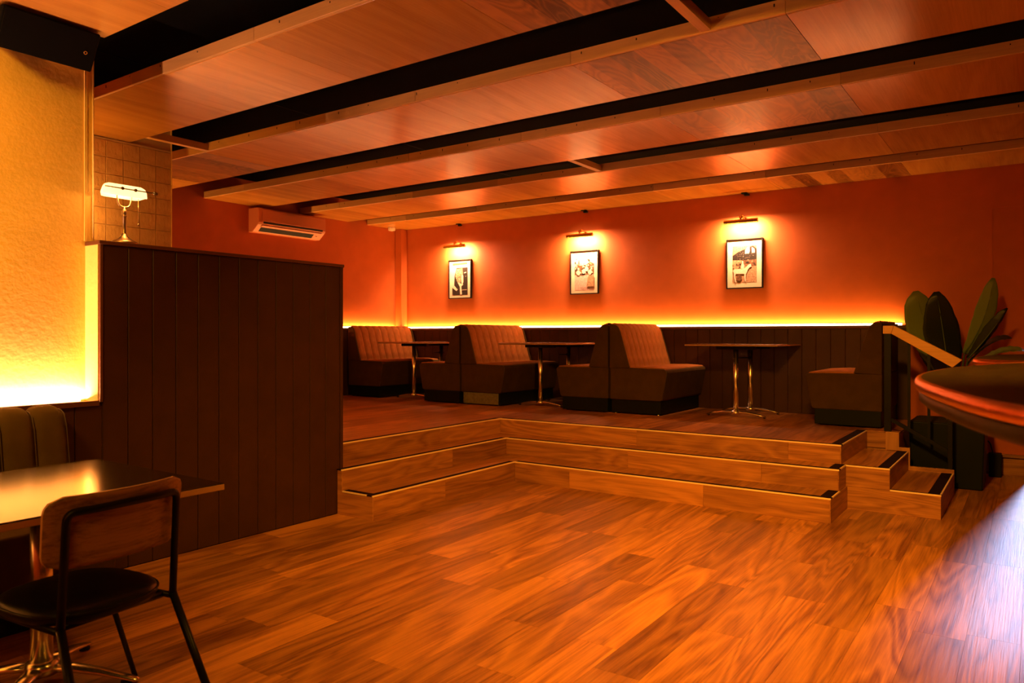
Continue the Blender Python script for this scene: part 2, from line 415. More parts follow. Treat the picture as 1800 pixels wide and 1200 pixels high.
risers('Y', XE, 5.914, 6.167, Z1 - .002, Z2 - .004, [], 1)
risers('Y', XE - .04, 6.194, 7.295, Z2 - .002, PZ - .004, [], 1)
risers('X', 6.173, XE + .016, -.549, 0, Z1 - .004, [], -1)
risers('X', 6.175, XE + .006, -.881, Z1 - .003, Z2 - .004, [], -1)
risers('Y', -.555, 6.167, 7.19, 0, Z1 - .004, [], 1)
risers('Y', -.887, 6.169, 7.19, Z1 - .002, Z2 - .004, [], 1)
risers('X', 7.295, XE - .034, -1.062, Z2 - .002, PZ - .004, [], -1)
# nosings (aluminium edge) and dark anti-slip strips
def edge(axis, fixed, a0, a1, z, side, wd=.055):
    """side: outward direction of the face along the fixed axis"""
    b = bm_new(); o0, o1 = fixed + side * .008, fixed - side * .003
    lo, hi = min(o0, o1), max(o0, o1)
    if axis == 'X': box(b, a0, a1, lo, hi, z - .008, z + .003)
    else: box(b, lo, hi, a0, a1, z - .008, z + .003)
    obj('nosing', b, M['nosing'], plat, bevel=.001, seg=1)
    b = bm_new(); o0, o1 = fixed - side * .003, fixed - side * wd; lo, hi = min(o0, o1), max(o0, o1)
    if axis == 'X': box(b, a0, a1, lo, hi, z - .004, z + .0022)
    else: box(b, lo, hi, a0, a1, z - .004, z + .0022)
    obj('anti_slip_strip', b, M['strip'], plat)
edge('X', 5.60, -3.874, XE + .018, Z1, -1); edge('X', 5.92, -4.194, XE + .008, Z2, -1); edge('X', 6.20, -4.469, XE - .032, PZ, -1)
edge('Y', -3.88, 3.812, 5.594, Z1, 1); edge('Y', -4.2, 3.812, 5.914, Z2, 1); edge('Y', -4.475, 3.9, 6.194, PZ, 1)
edge('X', 3.82, -4.19, -3.937, Z1, -1, .06); edge('X', 3.82, -4.243, -4.26 + .004, Z2, -1, .06) if False else None
edge('Y', XE + .01, 5.66, 5.91, Z1, 1, .075); edge('Y', XE, 5.98, 6.19, Z2, 1, .075); edge('Y', XE - .04, 6.26, 7.285, PZ, 1, .075)
edge('X', 6.173, -.880, -.547, Z1, -1, .03); edge('X', 6.175, XE + .0, -.879, Z2, -1, .03)
edge('Y', -.555, 6.205, 7.18, Z1, 1, .08); edge('Y', -.887, 6.207, 7.18, Z2, 1, .08)
# newel block and kerbs at the rear of the side steps
b = bm_new(); box(b, -1.06, -.955, 7.19, 7.30, Z2, PZ + .012); obj('newel_block', b, M['newel'], plat, bevel=.003)
b = bm_new(); box(b, -.955, -.872, 7.19, 7.225, 0, Z2 + .03); obj('kerb', b, M['newel'], plat, bevel=.002)
b = bm_new(); box(b, -.872, -.545, 7.19, 7.225, 0, Z1 + .03); obj('kerb', b, M['riserx'], plat, bevel=.002)

# ceiling strips -----------------------------------------------------------------
STR = [(1.21, 2.06, -4.13), (2.57, 3.30, -6.19), (3.87, 4.62, LW + .003), (5.17, 5.97, LW + .003), (6.57, 7.40, LW + .003), (7.80, BW - .003, LW + .003)]
SEAM = [-7.25, -6.0, -4.76, -3.50, -2.26, -1.02, .22, 1.46]
DARKP = {(2, -2.26), (3, -2.26), (1, -2.26), (5, -2.26), (2, -7.25)}
for si, (y0, y1, xl) in enumerate(STR):
    xs = [xl] + [s for s in SEAM if s > xl + .2] + [RW - .003]
    for p, q in zip(xs, xs[1:]):
        b = bm_new(); box(b, p + .0007, q - .0007, y0, y1, CZ, CZ + .018)
        dk = (si, round(p, 2)) in DARKP
        obj('plywood_panel', b, M['plydark'] if dk else M['ply'], ceiling, bevel=.0012, seg=1)
        b = bm_new(); box(b, p + .0007, q - .0007, y0 - .022, y0 - .0005, CZ + .001, CZ + .076)
        obj('edge_batten', b, M['batten'], ceiling, bevel=.0015, seg=1)
    b = bm_new(); box(b, xl, RW - .003, y1 - .03, y1 - .008, CZ + .0185, CZ + .07); obj('rear_batten', b, M['batten'], ceiling)
for (x, ya, yb) in ((-5.95, 3.302, 3.846), (-1.43, 3.302, 3.846), (-3.52, 5.972, 6.546), (.9, 4.622, 5.146)):
    b = bm_new(); box(b, x - .028, x + .028, ya, yb, CZ + .004, CZ + .06); obj('cross_batten', b, M['batteny'], ceiling, bevel=.001)
b = bm_new()
for si, (y0, y1, xl) in enumerate(STR):
    x = xl + .1
    while x < 0.6:
        for zz in (.052,):
            box(b, x - .003, x + .003, y0 - .0235, y0 - .0215, CZ + zz + random.uniform(-.012, .012), CZ + zz + .008)
        x += random.uniform(.25, .5)
o = obj('screws', b, M['black'], ceiling); o['kind'] = 'stuff'
# joint lines between the black ceiling sheets
b = bm_new(); box(b, -4.4, RW, 2.28, 2.287, TOPZ - .003, TOPZ); box(b, -5.2, -5.193, 2.0, 8.4, TOPZ - .003, TOPZ)
obj('sheet_joint', b, M['black'], ceiling)

# boarded partition ---------------------------------------------------------------
PT = 1.854
trimp = sempty('trim_2', 'dark brown vertical-board partition in front of the raised platform', 'partition')
seams = [2.097]
y = 2.109
while y < 3.80: seams.append(y); y += .1455
seams = [2.109 + .1455 * k for k in range(-31, 12)]
b = bm_new(); box(b, WALLX + .002, PX - .012, 2.140, 3.868, 0, PT - .022)
box(b, WALLX + .002, PX - .012, 2.097, 2.140, 0, PT - .022); obj('core', b, M['panel'], trimp)
def board(parent, x0, x1, y0, y1, z0, z1, m):
    b = bm_new(); box(b, x0, x1, y0, y1, z0, z1); return obj('board', b, m, parent, bevel=.0035, seg=1)
for a in seams:
    a0, a1 = a + .0012, a + .1455 - .0012
    if a1 > 2.1:
        a0_ = max(a0, 2.112); a1_ = min(a1, 3.845)
        board(trimp, PX - .012, PX, a0_, a1_, 0, PT - .022, M['panel'])
b = bm_new(); box(b, WALLX - .0, PX + .012, 2.088, 3.88, PT - .022, PT); obj('cap', b, M['panelcap'], trimp, bevel=.003)
b = bm_new(); box(b, PX - .012, PX + .006, 2.095, 2.111, .956, PT - .022); obj('edge_trim', b, M['panelcap'], trimp, bevel=.002)
b = bm_new(); box(b, PX - .012, PX + .004, 3.846, 3.874, 0, PT - .022); obj('edge_trim', b, M['panel'], trimp, bevel=.002)
b = bm_new(); box(b, WALLX, PX - .013, 2.0905, 2.0965, .958, PT - .023); obj('return_panel', b, M['plaster'], trimp)
# low wainscot continuing towards the camera behind the near bench
b = bm_new(); box(b, -7.88, -1.10, BW - .016, BW - .001, 1.4152, 1.447); LED1 = b
b = bm_new(); box(b, LW + .001, LW + .016, 2.25, BW - .16, 1.4152, 1.447); LED2 = b
b = bm_new(); box(b, WALLX + .001, WALLX + .012, -2.3, 2.06, .9565, .972); LED3 = b
trimn = sempty('trim_3', 'low dark brown wainscot with a lit ledge behind the near bench', 'wainscot')
for a in seams:
    if a + .1455 < 2.12 and a > -2.5: board(trimn, PX - .012, PX, a + .0012, min(a + .1443, 2.108), 0, .938, M['panel'])
b = bm_new(); box(b, WALLX + .002, PX - .013, -2.4, 2.088, 0, .936); obj('core', b, M['panel'], trimn)
b = bm_new(); box(b, WALLX + .001, PX + .012, -2.4, 2.088, .937, .956); box(b, PX - .004, PX + .012, -2.4, 2.088, .956, .966)
obj('cap', b, M['panelcap'], trimn, bevel=.002)
# wainscot on back wall and far left wall
WZ = 1.415
trimb = sempty('trim_4', 'dark brown board wainscot along the back wall behind the booths', 'wainscot')
x = -1.04
while x > LW + .14:
    xa = max(x - .1465, LW + .13)
    b = bm_new(); box(b, xa + .0012, x - .0012, BW - .054, BW - .044, PZ, WZ - .02); obj('board', b, M['panel'], trimb, bevel=.0035, seg=1); x -= .1465
b = bm_new(); box(b, LW + .002, -1.04, BW - .044, BW - .002, PZ + .001, WZ - .021); obj('core', b, M['panel'], trimb)
b = bm_new(); box(b, LW + .13, -1.03, BW - .066, BW - .002, WZ - .02, WZ); box(b, LW + .13, -1.03, BW - .066, BW - .058, WZ, WZ + .010); obj('cap', b, M['panelcap'], trimb, bevel=.002)
triml = sempty('trim_5', 'dark brown board wainscot along the far left wall', 'wainscot')
y = BW - .13
while y > 3.9:
    b = bm_new(); box(b, LW + .044, LW + .054, y - .1453, y - .0012, PZ, WZ - .02); obj('board', b, M['panel'], triml, bevel=.0035, seg=1); y -= .1465
b = bm_new(); box(b, LW + .002, LW + .044, 2.2, BW - .13, PZ + .001, WZ - .021); obj('core', b, M['panel'], triml)
b = bm_new(); box(b, LW + .002, LW + .066, 2.2, BW - .13, WZ - .02, WZ); box(b, LW + .058, LW + .066, 2.2, BW - .13, WZ, WZ + .010); obj('cap', b, M['panelcap'], triml, bevel=.002)
obj('led_strip', LED1, M['led'], trimb); obj('led_strip', LED2, M['led'], triml); obj('led_strip', LED3, M['led'], trimn)
# boxed pipe in the corner
b = bm_new(); box(b, LW, LW + .125, BW - .128, BW, PZ, CZ - .001); struct('trim_6', b, M['terra'], 'boxed-in terracotta pipe chase in the far corner', 'pipe chase', bevel=.004)
# baseboard on the back wall at floor level right of the platform
b = bm_new(); box(b, -.96, -.03, BW - .03, BW - .001, 0, .16); box(b, -.96, -.03, BW - .045, BW - .001, .172, .20)
struct('baseboard_back', b, M['riserx'], 'oak skirting board at the foot of the back wall beside the planter', 'skirting', bevel=.002)
b = bm_new(); box(b, -.34, -.328, BW - .006, BW - .0005, .2, 2.55); box(b, -.328, -.022, BW - .006, BW - .0005, 2.538, 2.55)
struct('trim_7', b, M['terra'], 'faint raised panel edge at the right end of the back wall', 'wall moulding')

# tiled column behind the partition ---------------------------------------------------
tcx = -6.2
b = bm_new(); box(b, tcx - .6, tcx - .012, 2.15, 3.668, PZ, TOPZ)
tilec = struct('wall_column', b, M['grout'], 'column clad in square glazed ochre tiles behind the lamp', 'column')
for i in range(8):
    for j in range(11):
        y0 = 3.668 - (i + 1) * .1405; z0 = CZ - .02 - (j + 1) * .1375
        b = bm_new(); box(b, -.012, 0, .0015, .139, .0015, .136)
        for v in b.verts:
            if v.co.x > -.001: v.co.x += random.uniform(-.0018, .0022)
        obj('tile', b, M['tile'], tilec, bevel=.003, seg=2, loc=(tcx, y0, z0))
b = bm_new(); box(b, tcx - .0115, tcx - .001, 2.6, 3.668, CZ - .02, CZ - .003); obj('top_trim', b, M['grout'], tilec)
b = bm_new(); box(b, tcx - .6, tcx + .003, 3.668, 3.674, PZ, TOPZ); obj('corner_trim', b, M['plaster'], tilec)

# ---------------------------------------------------------------- booths
def smoothprof(pts): return pts
def bench(label, L, loc, rz, nch=9, kick=False, endn=True):
    """faces local +X; back plane x=0; runs along local Y from 0 to L"""
    t = thing('booth_bench', label, 'bench', loc, rz, 'upholstered booth benches on the platform')
    b = bm_new(); box(b, .012, .585, .03, L - .01, .014, .155); obj('plinth', b, M['plinth'], t, bevel=.003)
    for (fx, fy) in ((.05, .06), (.55, .06), (.05, L - .06), (.55, L - .06)):
        b = bm_new(); lathe(b, [(.014, 0), (.014, .008), (.008, .009), (.008, .016)], (fx, fy, 0), 12); obj('foot', b, M['chrome'], t)
    if kick:
        for yy in ((.025, .029) if not endn else (.025, .029),):
            b = bm_new(); box(b, .03, .56, yy[0], yy[1], .016, .152); o = obj('kick_plate', b, M['kick'], t, bevel=.001); o['label'] = 'scuffed grey steel kick plate'
    # seat block: tapered front, crowned top
    prof = [(.004, .155), (.595, .155), (.615, .17), (.668, .455), (.662, .480), (.640, .490), (.30, .496), (.004, .496)]
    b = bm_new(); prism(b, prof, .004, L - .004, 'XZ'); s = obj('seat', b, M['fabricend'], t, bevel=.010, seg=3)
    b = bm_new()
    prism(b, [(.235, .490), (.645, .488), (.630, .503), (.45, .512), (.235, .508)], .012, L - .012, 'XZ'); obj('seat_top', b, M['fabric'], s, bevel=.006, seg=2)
    b = bm_new(); tube(b, fillet([(.24, .004, .497), (.645, .004, .490), (.668, .004, .455), (.615, .004, .165)], .02), .0035, 6); obj('piping', b, M['pipe'], s)
    # backrest
    front = [(.238, .500), (.222, .55), (.140, .83), (.122, .89), (.100, .930), (.070, .955), (.035, .962)]
    core = [(.004, .498)] + [(x - .012, z - .006 if z > .9 else z) for x, z in front] + [(.004, .950)]
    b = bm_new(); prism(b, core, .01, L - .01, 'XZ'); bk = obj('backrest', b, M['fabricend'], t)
    sp = [(.004, .492)] + [(x + .004, z + (.005 if z > .9 else 0)) for x, z in front] + [(.004, .962)]
    for yy in ((0, .022), (L - .022, L)):
        b = bm_new(); prism(b, sp, yy[0], yy[1], 'XZ'); obj('side_panel', b, M['fabricend'], bk, bevel=.006, seg=3)
    # channels
    wch = (L - .05) / nch
    b = bm_new(); K = 7; path = [(x - .012, z) for x, z in front]
    rows = []
    for i, (px, pz) in enumerate(path):
        a = path[max(i - 1, 0)]; c = path[min(i + 1, len(path) - 1)]
        tx, tz = c[0] - a[0], c[1] - a[1]; l = math.hypot(tx, tz); nx, nz = tz / l, -tx / l
        row = []
        for k in range(K):
            u = k / (K - 1); bul = .021 * (1 - (2 * u - 1) ** 8)
            row.append(b.verts.new((px + nx * bul, .001 + u * (wch - .002), pz + nz * bul)))
        rows.append(row)
    for r0, r1 in zip(rows, rows[1:]):
        for k in range(K - 1): b.faces.new((r0[k], r0[k + 1], r1[k + 1], r1[k]))
    bmesh.ops.recalc_face_normals(b, faces=b.faces[:])
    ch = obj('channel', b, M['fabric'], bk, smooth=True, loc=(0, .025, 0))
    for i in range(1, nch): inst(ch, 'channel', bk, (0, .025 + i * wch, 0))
    return t
BY = 8.43
# single benches: (label, x of back plane, near y, faces +1/-1)
bl = BY - 7.24
bench('booth bench against the far left wall, leftmost in the photo, facing right', BY - 7.24, (-7.84, 7.24, PZ), 0, 9)
def mirrored(label, L, loc, **k):
    # facing -X : rotate by 180 about z, so local y runs backwards; loc given at near end
    return bench(label, L, (loc[0], loc[1] + L, loc[2]), math.pi, **k)
mirrored('left-facing half of the double booth bench between the first and second booth tables', BY - 7.2, (-5.815, 7.2, PZ))
bench('right-facing half of the double booth bench with a scuffed grey kick plate', BY - 7.2, (-5.80, 7.2, PZ), 0, 9, kick=True)
mirrored('left-facing half of the central double booth bench, beside the middle table', BY - 7.3, (-3.815, 7.3, PZ))
bench('right-facing half of the central double booth bench, with the most visible ribbed back', BY - 7.3, (-3.80, 7.3, PZ), 0, 9)
mirrored('booth bench at the right end, facing left with its back to the stair railing', BY - 7.46, (-1.125, 7.46, PZ))

# near bench beside the ledge
nb = thing('near_bench', 'long channel-backed bench below the glowing ledge at the left edge', 'bench', (-4.235, -.85, 0))
NL = 2.72
b = bm_new(); box(b, .02, .52, .02, NL - .02, 0, .10); obj('plinth', b, M['plinth'], nb)
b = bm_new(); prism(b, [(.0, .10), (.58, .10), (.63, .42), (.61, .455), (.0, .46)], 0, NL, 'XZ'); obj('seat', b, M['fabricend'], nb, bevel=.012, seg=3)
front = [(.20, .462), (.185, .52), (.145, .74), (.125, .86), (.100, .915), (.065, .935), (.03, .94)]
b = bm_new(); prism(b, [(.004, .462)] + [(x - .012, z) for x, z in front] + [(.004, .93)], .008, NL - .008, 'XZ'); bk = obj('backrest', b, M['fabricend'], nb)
wch = .1527; b = bm_new(); K = 9; rows = []; path = [(x - .012, z) for x, z in front]
for i, (px, pz) in enumerate(path):
    a = path[max(i - 1, 0)]; c = path[min(i + 1, len(path) - 1)]
    tx, tz = c[0] - a[0], c[1] - a[1]; l = math.hypot(tx, tz); nx, nz = tz / l, -tx / l; row = []
    for k in range(K):
        u = k / (K - 1); bul = .026 * (1 - (2 * u - 1) ** 4)
        row.append(b.verts.new((px + nx * bul, .001 + u * (wch - .002), pz + nz * bul)))
    rows.append(row)
for r0, r1 in zip(rows, rows[1:]):
    for k in range(K - 1): b.faces.new((r0[k], r0[k + 1], r1[k + 1], r1[k]))
bmesh.ops.recalc_face_normals(b, faces=b.faces[:])
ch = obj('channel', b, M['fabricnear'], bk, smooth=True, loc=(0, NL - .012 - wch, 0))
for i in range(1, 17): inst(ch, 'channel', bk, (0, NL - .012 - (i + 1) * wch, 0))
for i in range(0, 17):
    b = bm_new(); tube(b, [(x + .001, NL - .012 - i * wch, z + (.001 if z > .9 else 0)) for x, z in front], .003, 6); obj('piping', b, M['pipe'], bk)

# ---------------------------------------------------------------- booth tables
def booth_table(label, cx, y0, y1, hw=.48, lever=True):
    t = thing('booth_table', label, 'table', (cx, 0, PZ), 0, 'chrome-legged booth tables on the platform')
    b = bm_new(); box(b, -hw, hw, y0, y1, .735, .757); tp = obj('tabletop', b, [M['tabletop']], t, bevel=.004)
    b = bm_new(); box(b, -hw - .001, hw + .001, y0 - .001, y1 + .001, .738, .752); obj('edge_band', b, M['tableedge'], tp, bevel=.002)
    for py in (y0 + .2, y1 - .2):
        b = bm_new(); lathe(b, [(.026, .05), (.026, .70)], (0, py, 0), 20); po = obj('pole', b, M['chrome'], t)
        b = bm_new(); box(b, -.2, .2, py - .035, py + .035, .70, .734); obj('top_plate', b, M['frame'], t, bevel=.004)
        b = bm_new(); lathe(b, [(.05, .028), (.05, .055), (.034, .068), (.028, .07)], (0, py, 0), 20)
        tube(b, [(-.31, py, .012), (-.24, py, .030), (-.12, py, .047), (0, py, .052), (.12, py, .047), (.24, py, .030), (.31, py, .012)], [.010, .014, .017, .019, .017, .014, .010], 10, flat=(1.35, .75))
        ba = obj('foot_base', b, M['chrome'], t)
        for s in (-1, 1):
            b = bm_new(); lathe(b, [(.013, 0), (.013, .012)], (s * .295, py, 0), 12); obj('glide', b, M['black'], ba)
    if lever:
        b = bm_new(); tube(b, [(-.13, y1 - .2, .60), (.02, y1 - .2, .605)], .006, 8); tube(b, [(0, y1 - .2 - .034, .605), (0, y1 - .2 + .034, .605)], .018, 10)
        obj('lever', b, M['black'], t)
    return t
booth_table('chrome-legged table in the leftmost booth', -6.87, 7.33, 8.30)
booth_table('chrome-legged table in the middle booth between the two double benches', -4.86, 7.36, 8.42)
booth_table('chrome-legged table in the rightmost booth, with two poles in plain view', -2.55, 7.53, 8.42)

# ---------------------------------------------------------------- pictures and picture lamps
def poly2(bm, pts, W, Hh, z, mi):
    """pts in 0..1 of the print, facing -Y; z = proud distance"""
    vs = [bm.verts.new((-W / 2 + p[0] * W, -z, p[1] * Hh)) for p in pts]
    f = bm.faces.new(vs); f.material_index = mi
    f.normal_update()
    if f.normal.y > 0: f.normal_flip()
def blob(cx, cy, rx, ry, n=10, j=.15, rnd=random):
    return [(cx + rx * math.cos(2 * math.pi * k / n) * (1 + rnd.uniform(-j, j)), cy + ry * math.sin(2 * math.pi * k / n) * (1 + rnd.uniform(-j, j))) for k in range(n)]
def clampp(pts): return [(min(1, max(0, a)), min(1, max(0, c))) for a, c in pts]
def picture(label, cx, kind):
    W, Hh, z0, D = .415, .565, 1.855, .034
    t = thing('framed_picture', label, 'picture', (cx, BW, z0), 0, 'framed photographs on the back wall')
    fw = .012
    b = bm_new(); box(b, -W / 2, -W / 2 + fw, -D, -.001, 0, Hh); box(b, W / 2 - fw, W / 2, -D, -.001, 0, Hh)
    box(b, -W / 2 + fw, W / 2 - fw, -D, -.001, 0, fw); box(b, -W / 2 + fw, W / 2 - fw, -D, -.001, Hh - fw, Hh)
    obj('frame', b, M['black'], t, bevel=.0015)
    b = bm_new(); box(b, -W / 2 + fw, W / 2 - fw, -.022, -.002, fw, Hh - fw); obj('mount', b, M['mat'], t)
    pw, ph, pz = {1: (.285, .475, .048), 2: (.285, .455, .05), 3: (.275, .42, .065)}[kind]
    b = bm_new(); rnd = random.Random(kind * 5 + 1)
    mats = [M['ink0'], M['ink1'], M['ink2'], M['ink3'], M['inkpink']]
    lay = [0]
    def p(pts, mi):
        lay[0] += 1; poly2(b, clampp(pts), pw, ph, .0004 * lay[0] ** .6, mi)
    p([(0, 0), (1, 0), (1, 1), (0, 1)], {1: 3, 2: 3, 3: 2}[kind])
    if kind == 1:
        p([(.02, .91), (.98, .93), (.98, .995), (.02, .98)], 1)
        p([(0, 0), (1, 0), (1, .84), (.28, .84), (.15, .6), (.12, .3), (0, .22)], 0)
        p([(.25, .80), (.66, .82), (.70, .62), (.60, .48), (.50, .35), (.32, .42), (.20, .58)], 2)
        for k in range(34): p(blob(rnd.uniform(.26, .62), rnd.uniform(.46, .78), .022, .014, 6), 0 if k % 2 else 3)
        p([(.62, .62), (.72, .60), (.73, .40), (.66, .30), (.60, .40)], 3)
        p([(.35, .40), (.72, .32), (.78, .34), (.60, .27), (.64, .02), (.52, .02), (.50, .26)], 3)
        p([(.02, .30), (.14, .30), (.34, .18), (.40, .20), (.28, .13), (.05, .22)], 3)
        p([(.78, .66), (.92, .68), (.92, .70), (.78, .685)], 3); p([(.86, .56), (.91, .565), (.91, .58), (.86, .575)], 3)
        p([(.62, .15), (.95, .155), (.95, .165), (.62, .16)], 3)
    if kind == 2:
        p([(0, 0), (1, 0), (1, .52), (0, .52)], 4)
        p([(0, .44), (1, .44), (1, .74), (.8, .8), (.6, .72), (.3, .7), (.15, .74), (0, .66)], 1)
        for k in range(70):
            x, yv = rnd.uniform(.03, .97), rnd.uniform(.46, .80 if rnd.random() > .3 else .95)
            p(blob(x, yv, rnd.uniform(.02, .045), rnd.uniform(.018, .035), 7), rnd.choice([0, 1, 2, 3, 3, 3]))
        for (x, yv) in ((.2, .5), (.48, .53), (.8, .5), (.62, .6)): p(blob(x, yv, .10, .07, 10), 3)
        for k in range(10): x = .33 + k * .066; p([(x, .01), (x + .018, .01), (x + .02, .09), (x, .08)], 1)
        p([(.62, .1), (1, .1), (1, .42), (.7, .4)], 2)
    if kind == 3:
        p([(0, 0), (1, 0), (1, .62), (0, .62)], 2)
        p([(0, .74), (.25, .84), (.60, .93), (.85, .99), (1, .9), (1, .58), (.6, .60), (0, .62)], 0)
        p([(0, .60), (.36, .60), (.36, .50), (0, .46)], 2); p([(.38, .60), (1, .62), (1, .44), (.4, .44)], 1)
        p([(.52, .78), (.53, .88), (.60, .945), (.71, .96), (.72, .84), (.68, .78)], 3)
        p([(.80, .95), (.90, .91), (.93, .84), (.92, .79), (.80, .80)], 3)
        for q in (.58, .64, .86): p([(q, .78), (q + .012, .78), (q + .012, .95), (q, .95)], 0)
        for k in range(26): p(blob(rnd.uniform(.02, .98), rnd.uniform(.42, .6), .03, .03, 7), rnd.choice([0, 1, 2]))
        for k in range(30): p(blob(rnd.uniform(.1, .98), rnd.uniform(.62, .84), .007, .006, 5), 3)
        # pale horse with rider
        p([(.03, .34), (.10, .38), (.40, .37), (.58, .42), (.66, .48), (.76, .50), (.80, .43), (.70, .40), (.64, .34), (.58, .24), (.30, .24), (.12, .25), (.05, .28)], 3)
        p([(.06, .30), (.14, .27), (.12, .16), (.17, .02), (.12, .02), (.07, .15)], 3)
        p([(.50, .28), (.58, .26), (.55, .14), (.57, .03), (.53, .03), (.50, .14)], 3)
        p([(.36, .38), (.38, .50), (.43, .55), (.48, .50), (.50, .38)], 3); p(blob(.43, .56, .035, .03, 8), 3)
        p(blob(.28, .13, .12, .09, 10), 1)
    obj('photograph', b, mats, t, loc=(0, -.0222, pz + .0))
    # glass
    return t
picture('framed photo of a seated figure in spotted cloth, leftmost of the three pictures', -6.838, 1)
picture('framed photo of a crowd above a pale field, middle of the three pictures', -4.775, 2)
picture('framed photo of a pale horse and rider, rightmost of the three pictures', -2.698, 3)
def piclamp(label, cx):
    t = thing('picture_light', label, 'picture light', (cx, BW, 2.60), 0, 'brass picture lights above the pictures')
    b = bm_new()
    # half-open cylindrical hood along x, opening faces down and to the wall
    n = 14; rr = .024; yc, zc = -.15, 0
    for (r_, nm) in ((rr, 0),):
        rows = []
        for x in (-.185, .185):
            rows.append([b.verts.new((x, yc + r_ * math.cos(a), zc + r_ * math.sin(a))) for a in [R(20) + R(230) * k / n for k in range(n + 1)]])
        for k in range(n): f = b.faces.new((rows[0][k], rows[0][k + 1], rows[1][k + 1], rows[1][k])); f.smooth = True
        for row in rows: b.faces.new(row)
    o = obj('hood', b, M['brass'], t); md = o.modifiers.new('solid', 'SOLIDIFY'); md.thickness = .002
    b = bm_new(); tube(b, [(-.17, yc + .004, -.006), (.17, yc + .004, -.006)], .009, 10); obj('bulb', b, M['bulb'], t)
    for s in (-1, 1):
        b = bm_new(); lathe(b, [(.010, 0), (.0245, .002), (.0245, .010), (.01, .012)], (0, 0, 0), 18)
        bmesh.ops.rotate(b, verts=b.verts, cent=(0, 0, 0), matrix=Matrix.Rotation(R(90), 3, 'Y')); bmesh.ops.translate(b, verts=b.verts, vec=(-.185 - .006 if s < 0 else .179, yc, zc))
        obj('end_cap', b, M['brass'], t)
    b = bm_new(); tube(b, fillet([(0, -.004, .03), (0, -.06, .075), (0, -.12, .085), (0, yc, .02)], .03), .006, 8); obj('arm', b, M['brass'], t)
    b = bm_new(); tube(b, [(-.02, yc + .02, .05), (.02, yc + .02, .05)], .014, 10); tube(b, [(0, yc, .022), (0, yc + .01, .06)], .010, 10); obj('knuckle', b, M['brass'], t)
    b = bm_new(); lathe(b, [(.032, 0), (.030, .008), (.018, .014)], (0, 0, 0), 20)
    bmesh.ops.rotate(b, verts=b.verts, cent=(0, 0, 0), matrix=Matrix.Rotation(R(90), 3, 'X')); bmesh.ops.translate(b, verts=b.verts, vec=(0, 0, .03)); obj('wall_plate', b, M['brass'], t)
    return t
for x, l in zip(PICX, ('brass picture light over the leftmost framed photo', 'brass picture light over the middle framed photo', 'brass picture light over the rightmost framed photo')): piclamp(l, x)
for x, l in zip((-6.83, -4.755, -2.68), ('small black clip at the ceiling above the leftmost picture light', 'small black clip at the ceiling above the middle picture light', 'small black clip at the ceiling above the rightmost picture light')):
    t = thing('ceiling_clip', l, 'clip', (x, BW - .02, CZ - .001), 0, 'black clips under the ceiling edge')
    b = bm_new(); box(b, -.04, .02, -.06, .0, -.012, 0); obj('plate', b, M['black'], t, bevel=.002)
    b = bm_new(); box(b, -.01, .045, -.05, -.01, -.036, -.012); obj('jaw', b, M['black'], t, bevel=.004)

# ---------------------------------------------------------------- air conditioner
ac = thing('air_conditioner', 'wall-mounted split air conditioner high on the far left wall', 'air conditioner', (LW, 5.76, 2.605))
AL = 1.06
pr = [(.001, .0), (.085, .0), (.19, .085), (.205, .11), (.205, .27), (.185, .292), (.001, .295)]
b = bm_new(); prism(b, pr, 0, AL, 'XZ'); obj('body', b, M['acw'], ac, bevel=.006, seg=3)
b = bm_new(); box(b, .2045, .211, .05, AL - .012, .128, .250); obj('front_panel', b, M['acw'], ac, bevel=.003)
b = bm_new(); prism(b, [(.200, .100), (.2065, .112), (.2065, .122), (.200, .122)], .07, AL - .05, 'XZ'); obj('upper_slot', b, M['black'], ac)
b = bm_new(); prism(b, [(.1013, .0110), (.1575, .0565), (.153, .060), (.098, .015)], .07, AL - .16, 'XZ'); obj('outlet', b, M['black'], ac)
b = bm_new(); prism(b, [(.164, .060), (.186, .078), (.190, .074), (.168, .056)], .06, AL - .05, 'XZ'); lv = obj('louvre', b, M['acw'], ac)
b = bm_new(); box(b, .130, .1415, AL - .11, AL - .095, .036, .040); obj('indicator', b, M['black'], ac)
# smoke detector / sensor under the ceiling near the corner
t = thing('ceiling_sensor', 'small pale box sensor under the ceiling near the far corner', 'sensor', (-7.90, 8.17, CZ - .002))
b = bm_new(); lathe(b, [(.048, -.045), (.052, -.040), (.052, -.008), (.056, 0)], (0, 0, 0), 24); obj('housing', b, M['white'], t)
b = bm_new(); lathe(b, [(.02, -.052), (.03, -.0455)], (0, 0, 0), 16); obj('lens', b, M['white'], t)

# ---------------------------------------------------------------- speaker
sp = thing('wall_speaker', 'black loudspeaker tilted downwards on the plaster wall, top left corner', 'speaker', (-4.165, 1.545, 2.795))
b = bm_new()
cab = [(.0, -.055), (.11, .125), (.02, .135), (-.16, .11), (-.17, .04)]
prism(b, cab, 0, .465, 'XZ'); obj('cabinet', b, M['spk'], sp, bevel=.012, seg=3)
b = bm_new()
g = [(.004, -.053), (.109, .118), (.114, .114), (.010, -.057)]
prism(b, g, .012, .453, 'XZ'); gr = obj('grille', b, M['spk'], sp, bevel=.002)
b = bm_new(); tube(b, [(.0, 0, 0), (.003, 0, 0)], .009, 20); tube(b, [(.003, 0, 0), (.0036, 0, 0)], .006, 16, mi=1)
lg = obj('logo_badge', b, [M['chrome'], M['black']], sp, loc=(.058, .405, .022)); lg.rotation_euler = (0, R(30), 0)
b = bm_new(); box(b, -.232, -.165, .16, .34, .04, .11); box(b, -.2, -.14, .2, .3, .03, .09); obj('bracket', b, M['frame'], sp, bevel=.004)

